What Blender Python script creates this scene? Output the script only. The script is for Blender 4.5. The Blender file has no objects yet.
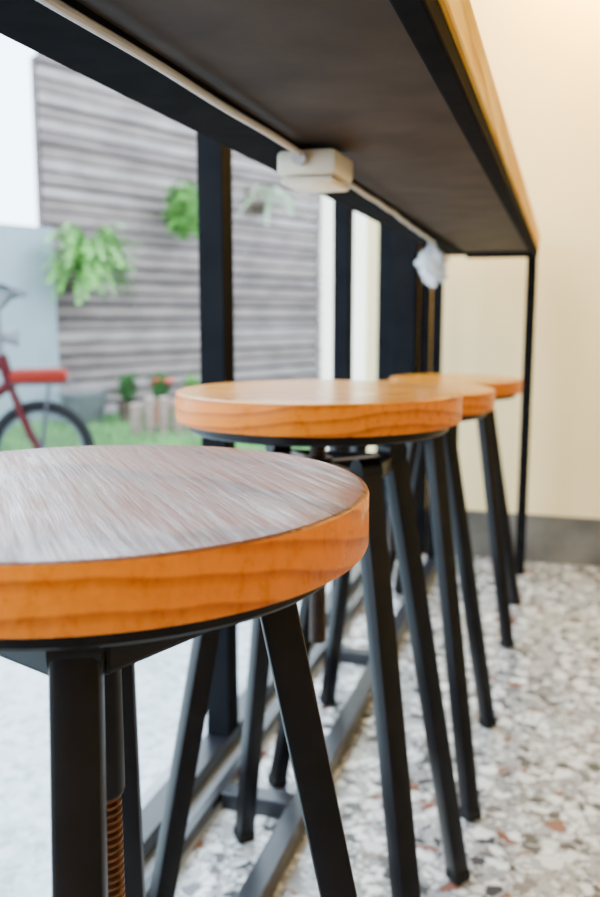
import bpy, bmesh, math, random
from mathutils import Vector, Matrix, noise
random.seed(7)
C = bpy.context.scene.collection
PI = math.pi
R = math.radians

# ------------------------------------------------------------------ camera
CAM = Vector((0.0, 0.0, 0.70)); YAW = R(17.1); PITCH = R(8.83); F = 850.0
fw = Vector((-math.sin(YAW)*math.cos(PITCH), math.cos(YAW)*math.cos(PITCH), -math.sin(PITCH)))
rt = Vector((math.cos(YAW), math.sin(YAW), 0)); up = rt.cross(fw)
def ray(px, py): return rt*((px-300)/F) + up*((448.5-py)/F) + fw
def on_z(px, py, z):
    d = ray(px, py); return CAM + d*((z-CAM.z)/d.z)
def on_plane(px, py, p0, n):
    d = ray(px, py); return CAM + d*((p0-CAM).dot(n)/d.dot(n))
cd = bpy.data.cameras.new('camera'); cam = bpy.data.objects.new('camera', cd); C.objects.link(cam)
cam.location = CAM; cam.rotation_euler = (PI/2-PITCH, 0, YAW)
cd.sensor_fit = 'VERTICAL'; cd.sensor_height = 36; cd.sensor_width = 24; cd.lens = F/897*36
cd.clip_start = 0.02; cd.dof.use_dof = True; cd.dof.focus_distance = 0.46; cd.dof.aperture_fstop = 7.5
bpy.context.scene.camera = cam

# ------------------------------------------------------------------ materials
def mat(name):
    m = bpy.data.materials.new(name); m.use_nodes = True
    nt = m.node_tree; return m, nt, nt.nodes['Principled BSDF']
def N(nt, t, **kw):
    n = nt.nodes.new(t)
    for k, v in kw.items():
        if k in n.inputs.keys(): n.inputs[k].default_value = v
        else: setattr(n, k, v)
    return n
def ramp(nt, stops, interp='LINEAR'):
    r = nt.nodes.new('ShaderNodeValToRGB'); cr = r.color_ramp; cr.interpolation = interp
    while len(cr.elements) < len(stops): cr.elements.new(0.5)
    for e, (p, c) in zip(cr.elements, stops): e.position = p; e.color = (*c, 1)
    return r
def plain(name, col, rough=.5, metal=0, nscale=30, var=.12, bump=0, spec=.5, stretch=None):
    m, nt, b = mat(name); tc = N(nt, 'ShaderNodeTexCoord')
    n = N(nt, 'ShaderNodeTexNoise', Scale=nscale, Detail=5.0)
    if stretch:
        mp = N(nt, 'ShaderNodeMapping'); mp.inputs['Scale'].default_value = stretch
        nt.links.new(tc.outputs['Object'], mp.inputs['Vector']); nt.links.new(mp.outputs[0], n.inputs['Vector'])
    else: nt.links.new(tc.outputs['Object'], n.inputs['Vector'])
    r = ramp(nt, [(.3, tuple(c*(1-var) for c in col)), (.7, tuple(min(1, c*(1+var)) for c in col))])
    nt.links.new(n.outputs['Fac'], r.inputs['Fac']); nt.links.new(r.outputs['Color'], b.inputs['Base Color'])
    b.inputs['Roughness'].default_value = rough; b.inputs['Metallic'].default_value = metal
    b.inputs['Specular IOR Level'].default_value = spec
    if bump:
        bp = N(nt, 'ShaderNodeBump', Strength=bump, Distance=.005)
        nt.links.new(n.outputs['Fac'], bp.inputs['Height']); nt.links.new(bp.outputs['Normal'], b.inputs['Normal'])
    return m
def wood(name, dark, light, ang=0, scale=30, off=(0, .02, .07), rough=.4, streak=.3, coat=0, fibre=150, spec=.5, mixf=.5, patchy=False, dist=4):
    m, nt, b = mat(name); tc = N(nt, 'ShaderNodeTexCoord')
    m1 = N(nt, 'ShaderNodeMapping'); m1.inputs['Rotation'].default_value = (R(4), R(3), -ang); m1.inputs['Location'].default_value = off
    nt.links.new(tc.outputs['Object'], m1.inputs['Vector'])
    w = N(nt, 'ShaderNodeTexWave', wave_type='RINGS', rings_direction='X', wave_profile='SAW')
    w.inputs['Scale'].default_value = scale; w.inputs['Distortion'].default_value = dist; w.inputs['Detail'].default_value = 2; w.inputs['Detail Scale'].default_value = .35
    wr = ramp(nt, [(0, (1, 1, 1)), (.55, (.8, .8, .8)), (.88, (.0, .0, .0)), (1, (.9, .9, .9))]); nt.links.new(w.outputs['Fac'], wr.inputs['Fac'])
    m2 = N(nt, 'ShaderNodeMapping'); m2.inputs['Scale'].default_value = (5, fibre, fibre*.6)
    nt.links.new(m1.outputs[0], w.inputs['Vector']); nt.links.new(m1.outputs[0], m2.inputs['Vector'])
    n = N(nt, 'ShaderNodeTexNoise', Scale=1.0, Detail=6.0, Roughness=.65); nt.links.new(m2.outputs[0], n.inputs['Vector'])
    mx = N(nt, 'ShaderNodeMix'); mx.inputs[0].default_value = mixf
    nt.links.new(wr.outputs['Color'], mx.inputs[2]); nt.links.new(n.outputs['Fac'], mx.inputs[3])
    r = ramp(nt, [(.15, dark), (.75, light)]); nt.links.new(mx.outputs[0], r.inputs['Fac'])
    nt.links.new(r.outputs['Color'], b.inputs['Base Color']); b.inputs['Roughness'].default_value = rough
    rr = ramp(nt, [(.35, (rough*.7,)*3), (.65, (min(1, rough*1.6),)*3)]); nt.links.new(n.outputs['Fac'], rr.inputs['Fac']); nt.links.new(rr.outputs['Color'], b.inputs['Roughness'])
    bp = N(nt, 'ShaderNodeBump', Strength=streak, Distance=.0015)
    nt.links.new(n.outputs['Fac'], bp.inputs['Height']); nt.links.new(bp.outputs['Normal'], b.inputs['Normal']); nt.links.new(bp.outputs['Normal'], b.inputs['Coat Normal'])
    b.inputs['Coat Weight'].default_value = coat; b.inputs['Coat Roughness'].default_value = .12; b.inputs['Specular IOR Level'].default_value = spec
    if patchy:   # patchy coat imitates window glare: soft sheen with thin glossier flecks along the grain
        m3 = N(nt, 'ShaderNodeMapping'); m3.inputs['Scale'].default_value = (14, 230, 30); nt.links.new(m1.outputs[0], m3.inputs['Vector'])
        pn = N(nt, 'ShaderNodeTexNoise', Scale=1.0, Detail=6.0, Roughness=.7); nt.links.new(m3.outputs[0], pn.inputs['Vector'])
        m4 = N(nt, 'ShaderNodeMapping'); m4.inputs['Scale'].default_value = (8, 11, 8); nt.links.new(m1.outputs[0], m4.inputs['Vector'])
        qn = N(nt, 'ShaderNodeTexNoise', Scale=1.0, Detail=2.0); nt.links.new(m4.outputs[0], qn.inputs['Vector'])
        ad = N(nt, 'ShaderNodeMix'); ad.inputs[0].default_value = .45; nt.links.new(pn.outputs['Fac'], ad.inputs[2]); nt.links.new(qn.outputs['Fac'], ad.inputs[3])
        pr = ramp(nt, [(.48, (.18,)*3), (.60, (coat,)*3)]); nt.links.new(ad.outputs[0], pr.inputs['Fac']); nt.links.new(pr.outputs['Color'], b.inputs['Coat Weight'])
    return m
def terrazzo(name, g0, g1, k, sc2, rough):
    m, nt, b = mat(name); tc = N(nt, 'ShaderNodeTexCoord')
    dn = N(nt, 'ShaderNodeTexNoise', Scale=34.0, Detail=3.0); nt.links.new(tc.outputs['Object'], dn.inputs['Vector'])
    vm = N(nt, 'ShaderNodeVectorMath', operation='MULTIPLY_ADD'); vm.inputs[1].default_value = (.035, .035, .035)
    nt.links.new(dn.outputs['Color'], vm.inputs[0]); nt.links.new(tc.outputs['Object'], vm.inputs[2])
    base = tuple((a+c)/2 for a, c in zip(g0, g1))
    big = N(nt, 'ShaderNodeTexNoise', Scale=3.5, Detail=4.0); nt.links.new(tc.outputs['Object'], big.inputs['Vector'])
    rb = ramp(nt, [(.35, g0), (.65, g1)]); nt.links.new(big.outputs['Fac'], rb.inputs['Fac'])
    col_prev = rb.outputs['Color']
    def c(*v): return tuple(base[i]*(1-k)+v[i]*k for i in range(3))
    for sc, th, stops in ((140, .06, [(0, c(.68, .69, .70)), (.25, base), (.45, c(.13, .132, .138)), (.7, c(.60, .61, .615)), (.85, c(.22, .17, .145))]),
                          (sc2, .06, [(0, c(.78, .79, .79)), (.16, c(.32, .325, .33)), (.32, c(.06, .062, .068)), (.50, c(.68, .685, .685)), (.64, c(.13, .13, .135)), (.78, c(.78, .79, .78)), (.90, c(.20, .09, .065))])):
        v = N(nt, 'ShaderNodeTexVoronoi', Scale=float(sc)); e = N(nt, 'ShaderNodeTexVoronoi', Scale=float(sc), feature='DISTANCE_TO_EDGE')
        for x in (v, e): nt.links.new(vm.outputs[0], x.inputs['Vector'])
        sp = N(nt, 'ShaderNodeSeparateColor'); nt.links.new(v.outputs['Color'], sp.inputs[0])
        r = ramp(nt, stops, 'CONSTANT'); nt.links.new(sp.outputs[0], r.inputs['Fac'])
        g = N(nt, 'ShaderNodeMapRange'); g.inputs[1].default_value = th*.5; g.inputs[2].default_value = th*2; nt.links.new(e.outputs['Distance'], g.inputs[0])
        g2 = N(nt, 'ShaderNodeMath', operation='GREATER_THAN'); g2.inputs[1].default_value = .40; nt.links.new(sp.outputs[1], g2.inputs[0])
        mu = N(nt, 'ShaderNodeMath', operation='MULTIPLY'); nt.links.new(g.outputs[0], mu.inputs[0]); nt.links.new(g2.outputs[0], mu.inputs[1])
        mx = N(nt, 'ShaderNodeMix', data_type='RGBA'); nt.links.new(mu.outputs[0], mx.inputs[0])
        nt.links.new(col_prev, mx.inputs[6]); nt.links.new(r.outputs['Color'], mx.inputs[7]); col_prev = mx.outputs[2]
    nt.links.new(col_prev, b.inputs['Base Color']); b.inputs['Roughness'].default_value = rough
    return m
def plastic_film():
    m = bpy.data.materials.new('plastic_film'); m.use_nodes = True; nt = m.node_tree; nt.nodes.clear()
    o = N(nt, 'ShaderNodeOutputMaterial'); t = N(nt, 'ShaderNodeBsdfTransparent'); d = N(nt, 'ShaderNodeBsdfPrincipled')
    d.inputs['Base Color'].default_value = (.8, .82, .86, 1); d.inputs['Roughness'].default_value = .2
    n = N(nt, 'ShaderNodeTexNoise', Scale=60.0); r = ramp(nt, [(.35, (.15,)*3), (.65, (.75,)*3)]); nt.links.new(n.outputs['Fac'], r.inputs['Fac'])
    x = N(nt, 'ShaderNodeMixShader'); nt.links.new(r.outputs['Color'], x.inputs[0]); nt.links.new(t.outputs[0], x.inputs[1]); nt.links.new(d.outputs[0], x.inputs[2]); nt.links.new(x.outputs[0], o.inputs[0])
    return m
M = {}
M['steel'] = plain('dark_steel', (.0048, .0043, .0055), .34, .0, 40, .3, .05, .13)
M['matte'] = plain('matte_dark_steel', (.0075, .007, .008), .85, .0, 40, .3, 0, .02)
M['railsteel'] = plain('rail_steel', (.012, .013, .018), .32, .0, 40, .3, .05, .40)
M['frame'] = plain('window_frame_metal', (.0065, .007, .009), .7, .0, 20, .2, 0, .03)
M['screw'] = plain('threaded_rod', (.12, .050, .022), .32, .8, 200, .3)
M['screw2'] = plain('dark_threaded_rod', (.035, .020, .014), .4, .6, 200, .3)
M['rubber'] = plain('rubber', (.008, .008, .008), .8, 0, 30, .1, 0, .2)
M['side'] = wood('pine_edge', (.30, .050, .0002), (.70, .185, .0003), R(-30), 24, (0, .05, .05), .30, .10, .0, 150, .18, .55, False, 6)
M['top'] = wood('pine_top_shaded', (.065, .016, .005), (.25, .070, .014), R(-30), 26, (0, .03, .05), .36, .55, .75, 230, .25, .6, True)  # nearest seat: shade under the counter is put into the darker brown
M['top2'] = wood('pine_top_orange', (.60, .185, .0008), (.78, .29, .0015), R(20), 26, (0, .03, .05), .26, .2, .30, 150, .25)
M['slab'] = wood('counter_pine', (.60, .26, .004), (.80, .42, .014), PI/2, 22, (0, .02, -.8), .5, .2, 0, 150, .2)
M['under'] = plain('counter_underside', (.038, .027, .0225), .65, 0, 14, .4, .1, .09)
M['terrazzo'] = terrazzo('terrazzo', (.20, .202, .207), (.41, .415, .42), 1.0, 48, .11)
M['terrace'] = terrazzo('terrace_terrazzo', (.38, .49, .54), (.58, .69, .74), .40, 50, .18)
M['film'] = plastic_film()
M['cream'] = plain('cream_paint', (.94, .75, .40), .75, 0, 4, .03, .03)
M['ceil'] = plain('ceiling_paint', (.85, .80, .70), .8, 0, 4, .03)
M['skirt'] = plain('grey_cement_skirting', (.115, .106, .092), .6, 0, 7, .5, .1)
M['white'] = plain('white_plastic', (.74, .66, .52), .35, 0, 30, .04)
M['cable'] = plain('white_cable', (.48, .46, .45), .4, 0, 30, .05)
M['paving'] = plain('pale_concrete', (.34, .42, .46), .4, 0, 2.6, .35, .5)
M['whitewall'] = plain('white_render', (.85, .82, .74), .8, 0, 5, .04)
M['greywall'] = plain('pale_grey_render', (.20, .25, .28), .8, 0, 5, .08)
M['sill'] = plain('window_track_base', (.36, .40, .44), .4, 0, 5, .08)
for i, cc in enumerate(((.180, .142, .136), (.135, .105, .102), (.230, .188, .182), (.160, .125, .116))):
    M['plank%d' % i] = plain('weathered_plank_%d' % i, cc, .8, 0, 3, .30, .3, .2, (.8, 1, 2))
M['dark'] = plain('backing_dark', (.008, .007, .008), .9)
M['lawn'] = plain('lawn_soil', (.07, .15, .05), .9, 0, 3, .6)
M['grass'] = plain('grass_blade', (.11, .27, .08), .6, 0, 3, .5)
M['leaf'] = plain('fern_leaf', (.105, .30, .05), .5, 0, 9, .6)
M['leafpale'] = plain('pale_leaf', (.30, .42, .25), .5, 0, 14, .3)
M['leafdark'] = plain('bushy_leaf', (.06, .18, .026), .6, 0, 9, .6, 0, .2)
M['leafdeep'] = plain('deep_green_leaf', (.028, .085, .02), .6, 0, 14, .5, 0, .2)  # dark green foliage of the potted plants
M['bark'] = plain('bark', (.08, .055, .04), .9, 0, 25, .4, .3)
M['log'] = plain('log_side', (.20, .145, .12), .9, 0, 20, .3, .3)
M['logtop'] = plain('log_cut', (.42, .33, .26), .8, 0, 30, .15)
M['zinc'] = plain('zinc', (.12, .13, .135), .5, .2, 10, .15, 0, .3)
M['terra'] = plain('terracotta', (.30, .085, .04), .8, 0, 20, .15)
M['maroon'] = plain('maroon_enamel', (.055, .0055, .008), .4, 0, 10, .08, 0, .12)
M['red'] = plain('red_enamel', (.16, .012, .007), .5, 0, 10, .08, 0, .10)
M['tyre'] = plain('tyre', (.010, .010, .011), .7, 0, 30, .1, 0, .1)
M['chrome'] = plain('chrome', (.11, .115, .13), .3, .9, 10, .05)
M['black'] = plain('black_vinyl', (.015, .015, .015), .5, 0, 30, .1, 0, .2)
M['flower'] = plain('flower_red', (.45, .05, .025), .6)

# ------------------------------------------------------------------ mesh helpers
def box(bm, x0, x1, y0, y1, z0, z1, bev=0, mi=0):
    vs = [bm.verts.new((x, y, z)) for x in (x0, x1) for y in (y0, y1) for z in (z0, z1)]
    fs = [bm.faces.new([vs[i] for i in f]) for f in ((0,1,3,2),(4,6,7,5),(0,4,5,1),(2,3,7,6),(0,2,6,4),(1,5,7,3))]
    for f in fs: f.material_index = mi
    if bev:
        es = list({e for f in fs for e in f.edges}); bmesh.ops.bevel(bm, geom=es, offset=bev, segments=2, affect='EDGES', profile=.5)
def bar(bm, a, b, w, h, side=None, bev=.0025):
    a, b = Vector(a), Vector(b); d = (b-a).normalized()
    s = Vector(side) if side else (Vector((0,0,1)).cross(d) if abs(d.z) < .95 else Vector((1,0,0)))
    s = (s - d*s.dot(d)).normalized(); t = d.cross(s)
    vs = [bm.verts.new(p + s*(i*w/2) + t*(j*h/2)) for p in (a, b) for i in (-1, 1) for j in (-1, 1)]
    fs = [bm.faces.new([vs[i] for i in f]) for f in ((0,1,3,2),(4,6,7,5),(0,4,5,1),(2,3,7,6),(0,2,6,4),(1,5,7,3))]
    if bev:
        es = list({e for f in fs for e in f.edges}); bmesh.ops.bevel(bm, geom=es, offset=bev, segments=2, affect='EDGES', profile=.5)
def tube(bm, pts, r, n=10, closed=False):
    pts = [Vector(p) for p in pts]; rings = []; L = len(pts); ref = None
    for i, p in enumerate(pts):
        if closed: d = (pts[(i+1) % L]-pts[i-1]).normalized()
        else: d = (pts[min(i+1, L-1)]-pts[max(i-1, 0)]).normalized()
        if ref is None: ref = Vector((0,0,1)) if abs(d.z) < .9 else Vector((1,0,0))
        s = (ref - d*ref.dot(d)).normalized(); ref = s; t = d.cross(s)
        rr = r[i] if isinstance(r, (list, tuple)) else r
        rings.append([bm.verts.new(p + s*math.cos(2*PI*k/n)*rr + t*math.sin(2*PI*k/n)*rr) for k in range(n)])
    for i in range(L if closed else L-1):
        A, B = rings[i], rings[(i+1) % L]
        for k in range(n): bm.faces.new((A[k], A[(k+1) % n], B[(k+1) % n], B[k]))
    if not closed: bm.faces.new(rings[0][::-1]); bm.faces.new(rings[-1])
def lathe(bm, prof, n=48, cx=0, cy=0):
    rings = []
    for r, z in prof:
        if r < 1e-6: rings.append([bm.verts.new((cx, cy, z))])
        else: rings.append([bm.verts.new((cx+r*math.cos(2*PI*k/n), cy+r*math.sin(2*PI*k/n), z)) for k in range(n)])
    for A, B in zip(rings, rings[1:]):
        for k in range(n):
            a, a2, b, b2 = A[k % len(A)], A[(k+1) % len(A)], B[k % len(B)], B[(k+1) % len(B)]
            if len(A) == 1 and len(B) == 1: continue
            if len(A) == 1: bm.faces.new((a, b2, b))
            elif len(B) == 1: bm.faces.new((a, a2, b))
            else: bm.faces.new((a, a2, b2, b))
def obj(name, bm, m, parent=None, smooth=False, ang=35):
    bmesh.ops.recalc_face_normals(bm, faces=bm.faces[:])
    me = bpy.data.meshes.new(name); bm.to_mesh(me); bm.free()
    for k in (m if isinstance(m, (list, tuple)) else [m]): me.materials.append(k)
    o = bpy.data.objects.new(name, me); C.objects.link(o)
    if parent: o.parent = parent
    if smooth:
        for p in me.polygons: p.use_smooth = True
        try: me.set_sharp_from_angle(angle=R(ang))
        except Exception: pass
    return o
def tag(o, label, cat, group=None, kind=None):
    o['label'] = label; o['category'] = cat
    if group: o['group'] = group
    if kind: o['kind'] = kind
    return o
def thing(name, label, cat, loc=(0,0,0), rz=0, group=None):
    o = bpy.data.objects.new(name, None); C.objects.link(o); o.empty_display_size = .05
    o.location = loc; o.rotation_euler = (0,0,rz); return tag(o, label, cat, group)
def struct(name, bm, m, **k):
    o = obj(name, bm, m, **k); o['kind'] = 'structure'; return o
def B(*a, **k):
    bm = bmesh.new(); box(bm, *a, **k); return bm

# ------------------------------------------------------------------ room shell
XW, YF, XR, YB, ZC = -.50, 2.48, 3.2, -3.0, 2.8
struct('floor', B(-.56, XR, YB, YF, -.2, 0), M['terrazzo'])
struct('ceiling', B(-.60, XR+.1, YB-.1, YF+.1, ZC, ZC+.1), M['ceil'])
struct('wall_far', B(-.56, XR+.1, YF, YF+.12, -.2, ZC), M['cream'])
struct('wall_right', B(XR, XR+.1, YB, YF, 0, ZC), M['cream'])
struct('wall_back', B(-.56, XR+.1, YB-.1, YB, 0, ZC), M['cream'])
bm = bmesh.new(); box(bm, -.56, -.44, YB, YF, 2.3, ZC); box(bm, -.56, -.44, YB, -1.11, 0, 2.3)
struct('wall_left', bm, M['cream'])
struct('baseboard_far', B(-.365, XR, YF-.012, YF, 0, .138, bev=.003), M['skirt'])
struct('trim_1', B(-.475, -.404, 2.42, 2.475, .03, 2.3, bev=.003), M['frame'])
struct('trim_4', B(-.396, -.368, 2.450, YF, 0, 2.3, bev=.003), M['frame'])
ys = [-1.11, -.34, .43, 1.20, 1.97, 2.475]
for i in range(5):                                   # sliding sashes
    y0, y1 = ys[i], ys[i+1]; h = (y1-y0)/2; bm = bmesh.new()
    for s in (-1, 1): box(bm, -.02, .02, s*h-(.021 if s > 0 else 0), s*h+(.021 if s < 0 else 0), .036, 2.3, .002)
    box(bm, -.02, .02, -h+.021, h-.021, 2.25, 2.3, .002)
    w = struct('window_%d' % (i+1), bm, M['frame']); w.location = (XW, (y0+y1)/2, 0)
struct('trim_2', B(-.56, -.44, -1.11, 2.475, 0, .008), M['sill'])
bm = bmesh.new(); box(bm, -.522, -.482, -1.11, 2.475, .008, .036, .002); box(bm, -.456, -.442, -1.11, 2.41, .008, .024, .002)
struct('trim_3', bm, M['railsteel'])

# ------------------------------------------------------------------ counter
XF, XB, Y0, Y1 = -.07, -.318, -.95, 2.35
ct = thing('bar_counter', 'long window bar counter on a dark steel frame, yellow wood front edge', 'counter', ((XF+XB)/2, (Y0+Y1)/2, 0))
cx, cy = ct.location.x, ct.location.y
def lb(bm, x0, x1, y0, y1, z0, z1, bev=.002): box(bm, x0-cx, x1-cx, y0-cy, y1-cy, z0, z1, bev)
bm = bmesh.new(); lb(bm, XB, XF, Y0, Y1, .870, .912, .003); obj('tabletop', bm, M['slab'], ct)['label'] = 'yellow pine top and front edge'
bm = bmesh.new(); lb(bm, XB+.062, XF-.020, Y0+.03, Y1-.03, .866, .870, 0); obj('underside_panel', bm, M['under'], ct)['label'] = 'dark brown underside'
bm = bmesh.new()
lb(bm, XF-.020, XF-.003, Y0, Y1, .853, .870); lb(bm, XB, XB+.062, Y0, Y1, .860, .870); lb(bm, XB+.062, XF-.020, Y1-.03, Y1, .852, .870); lb(bm, XB+.062, XF-.020, Y0, Y0+.03, .852, .870)
obj('steel_frame', bm, M['matte'], ct)
for x0, x1 in ((XF-.030, XF-.004), (XB-.024, XB+.002)):
    for y0 in (Y0+.002, Y1-.028):
        bm = bmesh.new(); lb(bm, x0, x1, y0, y0+.026, 0, .860 if x0 < -.2 else .853); obj('leg', bm, M['matte'], ct)
bm = bmesh.new(); lb(bm, -.338, -.308, .63, Y1-.03, .0, .03); lb(bm, -.440, -.340, .63, .655, .0, .026); lb(bm, -.440, -.340, 1.045, 1.075, 0, .026); lb(bm, -.440, -.340, 1.60, 1.63, 0, .026)
obj('floor_rail', bm, M['railsteel'], ct)

# ------------------------------------------------------------------ stools
def make_stool(x, y, rz, zs, ztop, label, topm, scr):
    t = thing('bar_stool', label, 'stool', (x, y, 0), rz, 'round wooden bar stools along the window counter')
    rs, th = .1465, .0295; zb = zs-th
    bm = bmesh.new()
    prof = [(0, zb), (rs-.002, zb), (rs-.0006, zb+.0006), (rs, zb+.002), (rs, zs-.0024), (rs-.0006, zs-.0009), (rs-.0022, zs-.0001), (rs-.0035, zs), (rs*.6, zs), (0, zs)]
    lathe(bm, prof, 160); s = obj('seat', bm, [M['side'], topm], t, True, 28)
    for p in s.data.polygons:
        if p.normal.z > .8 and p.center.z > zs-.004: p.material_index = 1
    bm = bmesh.new()
    lathe(bm, [(0, zb-.004), (.118, zb-.004), (.118, zb-.010), (.132, zb-.010), (.134, zb-.008), (.134, zb), (0, zb)], 96)
    obj('seat_plate', bm, M['steel'], t, True)
    # threaded spindle
    bm = bmesh.new(); zl = ztop-.20; z = zb-.004; prof = [(0, z), (.0090, z)]
    while z > zl: prof += [(.0090, z-.0016), (.0068, z-.0026), (.0068, z-.0034), (.0090, z-.0045)]; z -= .0045
    prof.append((0, z)); lathe(bm, prof, 20); obj('screw', bm, scr, t, True, 20)['label'] = 'threaded metal spindle'
    bm = bmesh.new(); lathe(bm, [(.0091, ztop-.125), (.0105, ztop-.125), (.0112, ztop-.123), (.0112, ztop-.030), (.016, ztop-.026), (.016, ztop-.002), (.015, ztop), (.0091, ztop), (.0091, ztop-.125)], 24)
    obj('collar', bm, M['steel'], t, True)
    rt_, rf = .094, .203
    bm = bmesh.new(); tips = []
    for k in range(4):
        a = PI/4 + k*PI/2; c, s_ = math.cos(a), math.sin(a); tips.append(Vector((rt_*c, rt_*s_, ztop-.012)))
        bar(bm, (.014*c, .014*s_, ztop-.010), (rt_*c, rt_*s_, ztop-.010), .020, .010)
    for k in range(4):
        a, b = tips[k], tips[(k+1) % 4]; d = (b-a)*.1; bar(bm, a+d, b-d, .006, .016)
    obj('top_frame', bm, M['steel'], t)
    for k in range(4):
        a = PI/4 + k*PI/2; c, s_ = math.cos(a), math.sin(a)
        f = Vector((rf*c, rf*s_, .008)); p = Vector((rt_*c, rt_*s_, ztop)); tg = Vector((-s_, c, 0))
        bm = bmesh.new(); bar(bm, f, p, .0215, .0215, (-s_, c, 0), .0025)
        tube(bm, [p-tg*.0112, p+tg*.0112], .0118, 24)          # rounded bracket head at the top of the leg
        lg = obj('leg', bm, M['steel'], t, True)
        bm = bmesh.new(); f0 = f + (p-f)*.018; bar(bm, f + Vector((c, s_, 0))*.001-Vector((0,0,.0065)), f0, .025, .025, (-s_, c, 0), .004); obj('foot_cap', bm, M['rubber'], lg)
    return t
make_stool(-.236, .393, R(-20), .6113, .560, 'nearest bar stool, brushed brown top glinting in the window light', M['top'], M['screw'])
make_stool(-.240, .845, 0, .625, .555, 'second nearest bar stool, the one raised highest on its screw', M['top2'], M['screw2'])
make_stool(-.239, 1.27, 0, .594, .541, 'third bar stool from the front, just behind the highest one', M['top2'], M['screw2'])
make_stool(-.229, 1.93, 0, .563, .510, 'farthest bar stool, lowest seat, nearest to the cream end wall', M['top2'], M['screw2'])

# ------------------------------------------------------------------ electrics under the counter
ob = thing('outlet_box', 'cream plastic junction box screwed under the counter', 'junction box', (-.246, .855, .8598))
bm = bmesh.new(); box(bm, -.030, .030, -.038, .038, -.024, 0, .005); obj('housing', bm, M['white'], ob, True)
bm = bmesh.new(); box(bm, -.027, .027, -.035, .035, -.032, -.0245, .004); obj('cover', bm, M['white'], ob, True)
for sy in (-1, 1):
    bm = bmesh.new(); tube(bm, [(-.004, sy*.0385, -.010), (-.004, sy*.048, -.010)], .007, 12); obj('cable_gland', bm, M['cable'], ob, True)
def cable(y0, y1, sag, label):
    bm = bmesh.new(); pts = []
    for i in range(60):
        u = i/59; y = y0+(y1-y0)*u; pts.append((-.249-(.04*max(0, u-.4) if y0 > 0 else 0)+.001*math.sin(u*9), y, .8545-sag*math.sin(u*PI)-.001*math.sin(u*23)**2))
    tube(bm, pts, .0030, 10); return tag(obj('power_cable', bm, M['cable'], None, True), label, 'cable', 'white cables under the counter')
cable(-.912, .806, .001, 'grey white power cable running from the near end into the junction box')
cable(.904, 1.86, .002, 'grey white power cable running from the junction box to the plastic bag')
# crumpled bag
bg = thing('plastic_bag', 'crumpled clear plastic bag hanging at the end of the white cable', 'plastic bag', (-.278, 1.89, .8595))
bm = bmesh.new(); bmesh.ops.create_icosphere(bm, subdivisions=5, radius=1)
for v in bm.verts:
    p = v.co.copy(); n = noise.noise(p*2.0)*.75 + abs(noise.noise(p*4.5+Vector((3,1,2))))*.9-.25 + noise.noise(p*11)*.22
    zz = (p.z-1)/2; w = .024*(1+n)*(1.0-.6*max(0, p.z)+.3*max(0, -p.z-.2))
    v.co = Vector((p.x*w*1.1 - .008*p.z, p.y*w*1.4, zz*.085*(1+.4*noise.noise(Vector((p.x*3, p.y*3, 7))))))
obj('bag', bm, M['film'], bg, False)
bm = bmesh.new(); box(bm, -.010, .010, -.016, .016, -.064, -.026, .004); obj('adapter', bm, M['white'], bg)

# ------------------------------------------------------------------ outside
GZ = -.20
struct('ground', B(-14, -.56, -6, 16, GZ-.1, GZ), M['paving'])
struct('floor_terrace', B(-1.45, -.56, -3, 3.6, GZ, -.012, bev=.004), M['terrace'])
wd = Vector((.375, .927, 0)).normalized(); wn = Vector((wd.y, -wd.x, 0))
W0 = on_z(120, 415, GZ); wang = math.atan2(wd.y, wd.x)
def wallpt(px, py, off): return on_plane(px, py, W0 + wn*off, wn)
sL = (wallpt(50, 300, 0)-W0).dot(wd); sR = (wallpt(322, 300, 0)-W0).dot(wd)
pf = thing('plank_wall', 'tall weathered grey wall of horizontal planks behind the garden', 'plank wall', W0, wang)
random.seed(3); bm = bmesh.new(); z = .02; pk = 0
while z < 3.0:
    j = random.uniform(-.010, .010); hh = random.uniform(.078, .092); pk = (pk + random.choice((1, 2, 3))) % 4
    box(bm, sL, sR, .02+j, .045+j, z, z+hh, 0, pk); z += hh+random.choice((.016, .022, .022, .030))
obj('plank_panel', bm, [M['plank%d' % i] for i in range(4)], pf)
bm = bmesh.new(); box(bm, sL, sR, .06, .07, 0, 3.0); obj('backing', bm, M['dark'], pf)
for i in range(5):
    bm = bmesh.new(); x = sL+.05+(sR-sL-.1)*i/4; box(bm, x-.04, x+.04, .07, .15, 0, 3.0, .004); obj('post', bm, M['plank1'], pf)
# low pale wall at left, white pillar at right
bm = bmesh.new(); box(bm, -4, sL-.01, -.1, .05, 0, 1.62); o = struct('wall_garden', bm, M['greywall']); o.location = W0; o.rotation_euler = (0,0,wang)
pe = wallpt(328, 300, 0)
bm = bmesh.new(); box(bm, -.12, .12, -.12, .12, GZ, 3.4, .01); o = struct('trim_5', bm, M['whitewall']); o.location = (pe.x, pe.y, 0); o.rotation_euler = (0,0,wang)
struct('wall_outside', B(-1.02, -.56, 3.65, 3.95, GZ, 3.4), M['whitewall'])
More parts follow.
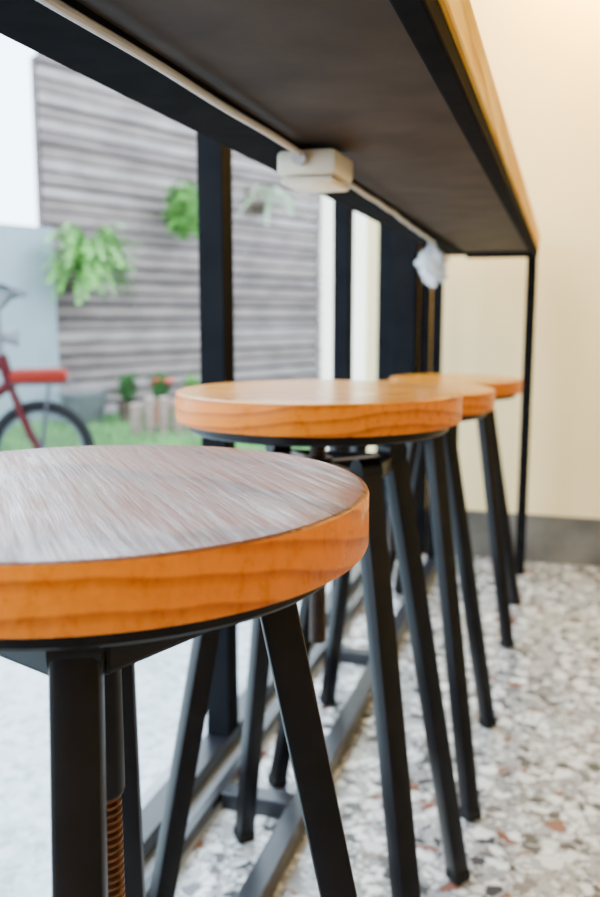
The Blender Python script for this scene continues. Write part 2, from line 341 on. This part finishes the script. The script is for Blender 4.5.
# lawn strip
LW = 2.9
bm = bmesh.new(); box(bm, sL-1.5, sR+.5, -LW, -.12, 0, .015); o = struct('lawn', bm, M['lawn']); o.location = W0; o.rotation_euler = (0,0,wang)
clear = []
def grass():
    random.seed(11); bm = bmesh.new()
    for i in range(18000):
        x = random.uniform(sL-1.4, sR+.5); y = random.uniform(-LW+.02, -.17); a = random.uniform(0, 2*PI); h = random.uniform(.04, .10); w = .007
        P = W0 + wd*x + wn*(-y)
        if any((P.x-q.x)**2+(P.y-q.y)**2 < r*r for q, r in clear): continue
        l = Vector((random.gauss(0, .022), random.gauss(0, .02), 0)); d = Vector((math.cos(a)*w, math.sin(a)*w, 0)); p = Vector((x, y, .014))
        bm.faces.new((bm.verts.new(p-d), bm.verts.new(p+d), bm.verts.new(p+l+Vector((0,0,h)))))
    g = tag(obj('grass', bm, M['grass']), 'green grass growing along the foot of the plank wall', 'grass', kind='stuff'); g.location = W0; g.rotation_euler = (0,0,wang)

def frond(bm, base, az, length, rise, droop, leafw, n=12, up0=None):
    pts = []; d = Vector((math.cos(az), math.sin(az), 0))
    for i in range(n+1):
        u = i/n; pts.append(Vector(base) + d*length*u + Vector((0,0, rise*math.sin(u*PI*.6) - droop*u*u)))
    side = Vector((-d.y, d.x, 0))
    for i in range(n):
        a, b = pts[i], pts[i+1]; u = i/n; w = leafw*math.sin(PI*min(1, .12+u*.86))**.7; t = (b-a)
        bm.faces.new([bm.verts.new(q) for q in (a-side*.004, a+side*.004, b+side*.004, b-side*.004)])
        for s in (-1, 1):
            q = a + side*s*w + t*.7 - Vector((0,0,w*.25))
            bm.faces.new([bm.verts.new(v) for v in (a, a+t*.6, q+t*.08, q-t*.08)])
def hanging(px, py, off, name, label, rad, rise, droop, nf, m, leafw, grp, board):
    p = wallpt(px, py, off); t = thing(name, label, 'fern', p, wang, grp); bm = bmesh.new()
    for i in range(nf):
        a = random.uniform(-PI, 0) if random.random() < .6 else random.uniform(0, .5)*random.choice((-1, 1)) - (0 if random.random() < .5 else PI)
        L = rad*random.uniform(.5, 1.05)
        if math.sin(a) > 0: L = min(L, (off-.06)/max(.01, math.sin(a)))
        frond(bm, (random.gauss(0, .03), random.gauss(-.02, .02), random.uniform(-.05, .05)), a, L, random.uniform(*rise), random.uniform(*droop), leafw)
    obj('fronds', bm, m, t)
    bm = bmesh.new()
    if board: box(bm, -.11, .11, off-.03, off+.005, -.14, .14, .01); tube(bm, [(0, -.02, -.06), (0, off-.02, -.06)], .06, 12); obj('mount_board', bm, M['bark'], t)
random.seed(5)
hanging(86, 274, .30, 'hanging_fern', 'broad arching green fern mounted on the plank wall, left of the bushy one', .46, (.10, .46), (.05, .40), 110, M['leaf'], .06, 'ferns on the plank wall', True)
hanging(268, 200, .22, 'hanging_plant', 'sparse pale trailing plant on the plank wall right of the window post', .62, (.02, .18), (.06, .34), 16, M['leafpale'], .04, None, True)
# ball-shaped bushy fern
p = wallpt(185, 209, .27); t = thing('bushy_fern', 'rounded dense green fern ball hanging beside the window post', 'fern', p, wang, 'ferns on the plank wall'); bm = bmesh.new()
for i in range(480):
    a = random.uniform(0, 2*PI); zz = random.uniform(-1, 1); q = math.sqrt(1-zz*zz); k = random.uniform(.55, 1.05)
    base = Vector((q*math.cos(a)*.155*k, q*math.sin(a)*.155*k, zz*.20*k+.02))
    frond(bm, base, a+random.gauss(0, .6), random.uniform(.05, .11), .06*(zz+.4), .09, .026, 5)
obj('fronds', bm, M['leafdark'], t)
bm = bmesh.new(); lathe(bm, [(0, -.16), (.07, -.14), (.1, 0), (.1, .02), (.09, .01), (0, 0)], 20); tube(bm, [(0, 0, -.02), (0, .255, -.02)], .012, 8); obj('pot', bm, M['bark'], t)

# logs, basin, pots
random.seed(9)
for i, px in enumerate((137, 151, 165, 179, 193)):
    b = on_z(px, 438, GZ); h = .25+random.uniform(-.07, .05); r = .046+random.uniform(-.004, .004)
    clear.append((b, .125))
    lab = ['cut log post at the left end of the garden edging', 'second cut log post from the left in the garden edging', 'middle cut log post of the garden edging', 'cut log post right of the middle one in the edging', 'cut log post at the right end of the garden edging'][i]
    t = thing('log_post', lab, 'log', b + Vector((0,0,.016)), random.uniform(0, 6), 'cut logs edging the lawn')
    bm = bmesh.new(); lathe(bm, [(0, 0), (r*1.03, 0), (r*.97, h*.4), (r, h-.008), (r*.95, h), (0, h-.001)], 20)
    for v in bm.verts:
        k = 1+.09*noise.noise(v.co*14+Vector((i, 0, 0))); v.co.x *= k; v.co.y *= k
    obj('trunk', bm, M['log'], t, True)
    bm = bmesh.new(); lathe(bm, [(0, h), (r*.86, h), (r*.84, h+.004), (0, h+.004)], 20); obj('cut_face', bm, M['logtop'], t, True)
b = on_z(85, 425, GZ+.016); clear.append((b, .25)); bm = bmesh.new()
lathe(bm, [(0, 0), (.13, 0), (.14, .01), (.19, .25), (.205, .255), (.205, .27), (.185, .265), (.13, .03), (0, .025)], 40)
o = tag(obj('wash_basin', bm, M['zinc'], None, True), 'grey metal basin on the lawn behind the bicycle wheel', 'basin'); o.location = b
def pot_plant(px, py, r, h, pm, lm, label, flowers=0, size=.25, nf=26):
    b = on_z(px, py, GZ+.016); clear.append((b, r+.14)); t = thing('potted_plant', label, 'potted plant', b, 0)
    bm = bmesh.new(); lathe(bm, [(0, 0), (r*.7, 0), (r*.95, h*.85), (r*1.05, h*.86), (r*1.05, h), (r*.92, h), (r*.9, h*.9), (0, h*.9)], 24); obj('pot', bm, pm, t, True)
    bm = bmesh.new()
    for i in range(nf): frond(bm, (0, 0, h*.9), random.uniform(0, 2*PI), size*random.uniform(.3, .9), size*random.uniform(.8, 2.0), size*random.uniform(0, .5), .04, 7)
    obj('foliage', bm, lm, t)
    for i in range(flowers):
        bm = bmesh.new(); a = i*2.4; q = random.uniform(.03, .13)
        bmesh.ops.create_icosphere(bm, subdivisions=2, radius=.03, matrix=Matrix.Translation((q*math.cos(a), q*math.sin(a), h+random.uniform(.10, .22))) @ Matrix.Diagonal((1, 1, .6, 1)))
        obj('flower', bm, M['flower'], t, True)
pot_plant(128, 424, .085, .18, M['bark'], M['leafdeep'], 'leafy dark green plant in a brown pot beside the metal basin', 0, .14, 80)
pot_plant(161, 425, .10, .20, M['terra'], M['leafdeep'], 'red flowering plant in a terracotta pot behind the cut logs', 6, .14, 80)
pot_plant(194, 425, .09, .18, M['zinc'], M['leafdark'], 'green plant in a grey pot behind the right end of the logs', 0, .14, 60)
grass()

# ------------------------------------------------------------------ bicycle (small wheels)
WR = .25
hub = on_z(42, 452, GZ+WR)
bk = thing('bicycle', 'small wheeled red bicycle parked outside the window, silver handlebar', 'bicycle', (hub.x, hub.y, GZ), R(30))
def arc(c, r, a0, a1, n): return [Vector((c[0]+r*math.cos(R(a0+(a1-a0)*i/n)), 0, c[2]+r*math.sin(R(a0+(a1-a0)*i/n)))) for i in range(n+1)]
def wheel(name, c):
    bm = bmesh.new(); tube(bm, arc(c, WR-.024, 0, 360, 64)[:-1], .026, 10, True); w = obj(name, bm, M['tyre'], bk, True)
    bm = bmesh.new(); tube(bm, arc(c, WR-.052, 0, 360, 64)[:-1], .010, 8, True); obj('rim', bm, M['chrome'], w, True)
    bm = bmesh.new()
    for k in range(24):
        a = 2*PI*k/24; s = .02*(1 if k % 2 else -1); tube(bm, [(c[0], s, c[2]), (c[0]+(WR-.055)*math.cos(a), 0, c[2]+(WR-.055)*math.sin(a))], .0022, 5)
    obj('spokes', bm, M['chrome'], w)
    bm = bmesh.new(); tube(bm, [(c[0], -.045, c[2]), (c[0], -.02, c[2]), (c[0], .02, c[2]), (c[0], .045, c[2])], [.012, .022, .022, .012], 12); obj('hub', bm, M['chrome'], w, True)
FH, RH, BB = (0, 0, WR), (-.98, 0, WR), (-.56, 0, .27)
wheel('front_wheel', FH); wheel('rear_wheel', RH)
ST, HT, HB = Vector((-.72, 0, .66)), Vector((-.165, 0, .72)), Vector((-.125, 0, .56))
bm = bmesh.new()
tube(bm, [HT, HB], .028, 12); tube(bm, [HB+Vector((0,0,.03)), BB], .026, 12); tube(bm, [HT-Vector((-.01,0,.04)), (-.65, 0, .48)], .019, 12); tube(bm, [ST, BB], .017, 12)
for s in (-1, 1): tube(bm, [(-.56, s*.03, .27), (-.98, s*.055, WR)], .010, 8); tube(bm, [(-.70, s*.02, .60), (-.98, s*.055, WR)], .009, 8)
obj('frame', bm, M['maroon'], bk, True)
bm = bmesh.new()
for s in (-1, 1): tube(bm, [HB + Vector((0, s*.015, -.005)), (-.105, s*.045, .50), (-.05, s*.048, .34), (0, s*.052, WR)], .016, 8)
obj('fork', bm, M['maroon'], bk, True)
# padded red front carrier above the wheel
bm = bmesh.new(); box(bm, -.13, .14, -.075, .075, .585, .655, .032)
obj('front_carrier', bm, M['red'], bk, True)
bm = bmesh.new()
for s in (-1, 1): tube(bm, [(.05, s*.06, .59), (.0, s*.058, WR)], .006, 6); tube(bm, [(-.12, s*.05, .585), (.15, s*.05, .585)], .008, 6)
tube(bm, [(-.12, 0, .61), (-.150, 0, .61)], .012, 8)
obj('carrier_stay', bm, M['chrome'], bk, True)
bm = bmesh.new(); tube(bm, [HT, (-.17, 0, .93), (-.11, 0, 1.00)], .019, 10)
tube(bm, [(-.24, -.27, 1.04), (-.16, -.26, 1.05), (-.10, -.16, 1.02), (-.09, 0, 1.00), (-.10, .16, 1.02), (-.16, .26, 1.05), (-.24, .27, 1.04)], .017, 10)
hb = obj('handlebar', bm, M['chrome'], bk, True)
for s in (-1, 1):
    bm = bmesh.new(); tube(bm, [(-.17, s*.262, 1.049), (-.27, s*.272, 1.038)], .021, 10); obj('grip', bm, M['black'], hb, True)
    bm = bmesh.new(); tube(bm, [(-.12, s*.21, 1.04), (-.05, s*.24, 1.01), (-.20, s*.30, .98)], .010, 6); obj('brake_lever', bm, M['chrome'], hb, True)
bm = bmesh.new(); tube(bm, [(-.15, 0, .80), (-.08, 0, .80)], [.02, .042], 14); obj('lamp', bm, M['zinc'], bk, True)
bm = bmesh.new(); tube(bm, [ST, (-.745, 0, .80)], .012, 10); obj('seat_post', bm, M['chrome'], bk, True)
bm = bmesh.new(); bmesh.ops.create_uvsphere(bm, u_segments=20, v_segments=12, radius=1)
for v in bm.verts:
    x = v.co.x; v.co = Vector((-.76 + x*.14, v.co.y*(.085 if x < 0 else .085-.055*x), .825 + v.co.z*.032 + .02*max(0, -x)))
obj('saddle', bm, M['black'], bk, True)
bm = bmesh.new(); tube(bm, [(-.56, -.05, .27), (-.56, -.04, .27)], .08, 28); tube(bm, [(-.56, -.07, .27), (-.56, .07, .27)], .012, 10)
for s in (-1, 1): bar(bm, (-.56, s*.07, .27), (-.56+s*.11, s*.075, .27-s*.11), .02, .012); box(bm, -.56+s*.11-.04, -.56+s*.11+.04, s*.12-.045, s*.12+.045, .27-s*.11-.012, .27-s*.11+.012, .004)
obj('crankset', bm, M['chrome'], bk)

# ------------------------------------------------------------------ light
w = bpy.data.worlds.new('world'); bpy.context.scene.world = w; w.use_nodes = True
nt = w.node_tree; bgn = nt.nodes['Background']; bgn.inputs[0].default_value = (.70, .86, 1, 1); bgn.inputs[1].default_value = 9.0
def area(name, loc, rot, sx, sy, pw, col, spread=180):
    l = bpy.data.lights.new(name, 'AREA'); l.shape = 'RECTANGLE'; l.size = sx; l.size_y = sy; l.energy = pw; l.color = col; l.spread = R(spread)
    o = bpy.data.objects.new(name, l); C.objects.link(o); o.location = loc; o.rotation_euler = rot
area('ceiling_fill_light', (1.4, -.5, 2.78), (0, 0, 0), 2.2, 2.4, 48, (1, .82, .52))  # unseen warm fill added for the interior, no panel fixture here
area('far_wall_fill', (.5, 1.5, 2.7), (R(58), 0, 0), 1.0, .3, 18, (1, .74, .28), 100)  # added light without a fixture, brightens the far wall
area('warm_wall_lamp', (.10, 2.22, 1.80), (R(62), 0, 0), .3, .1, 24, (1, .58, .06), 150)
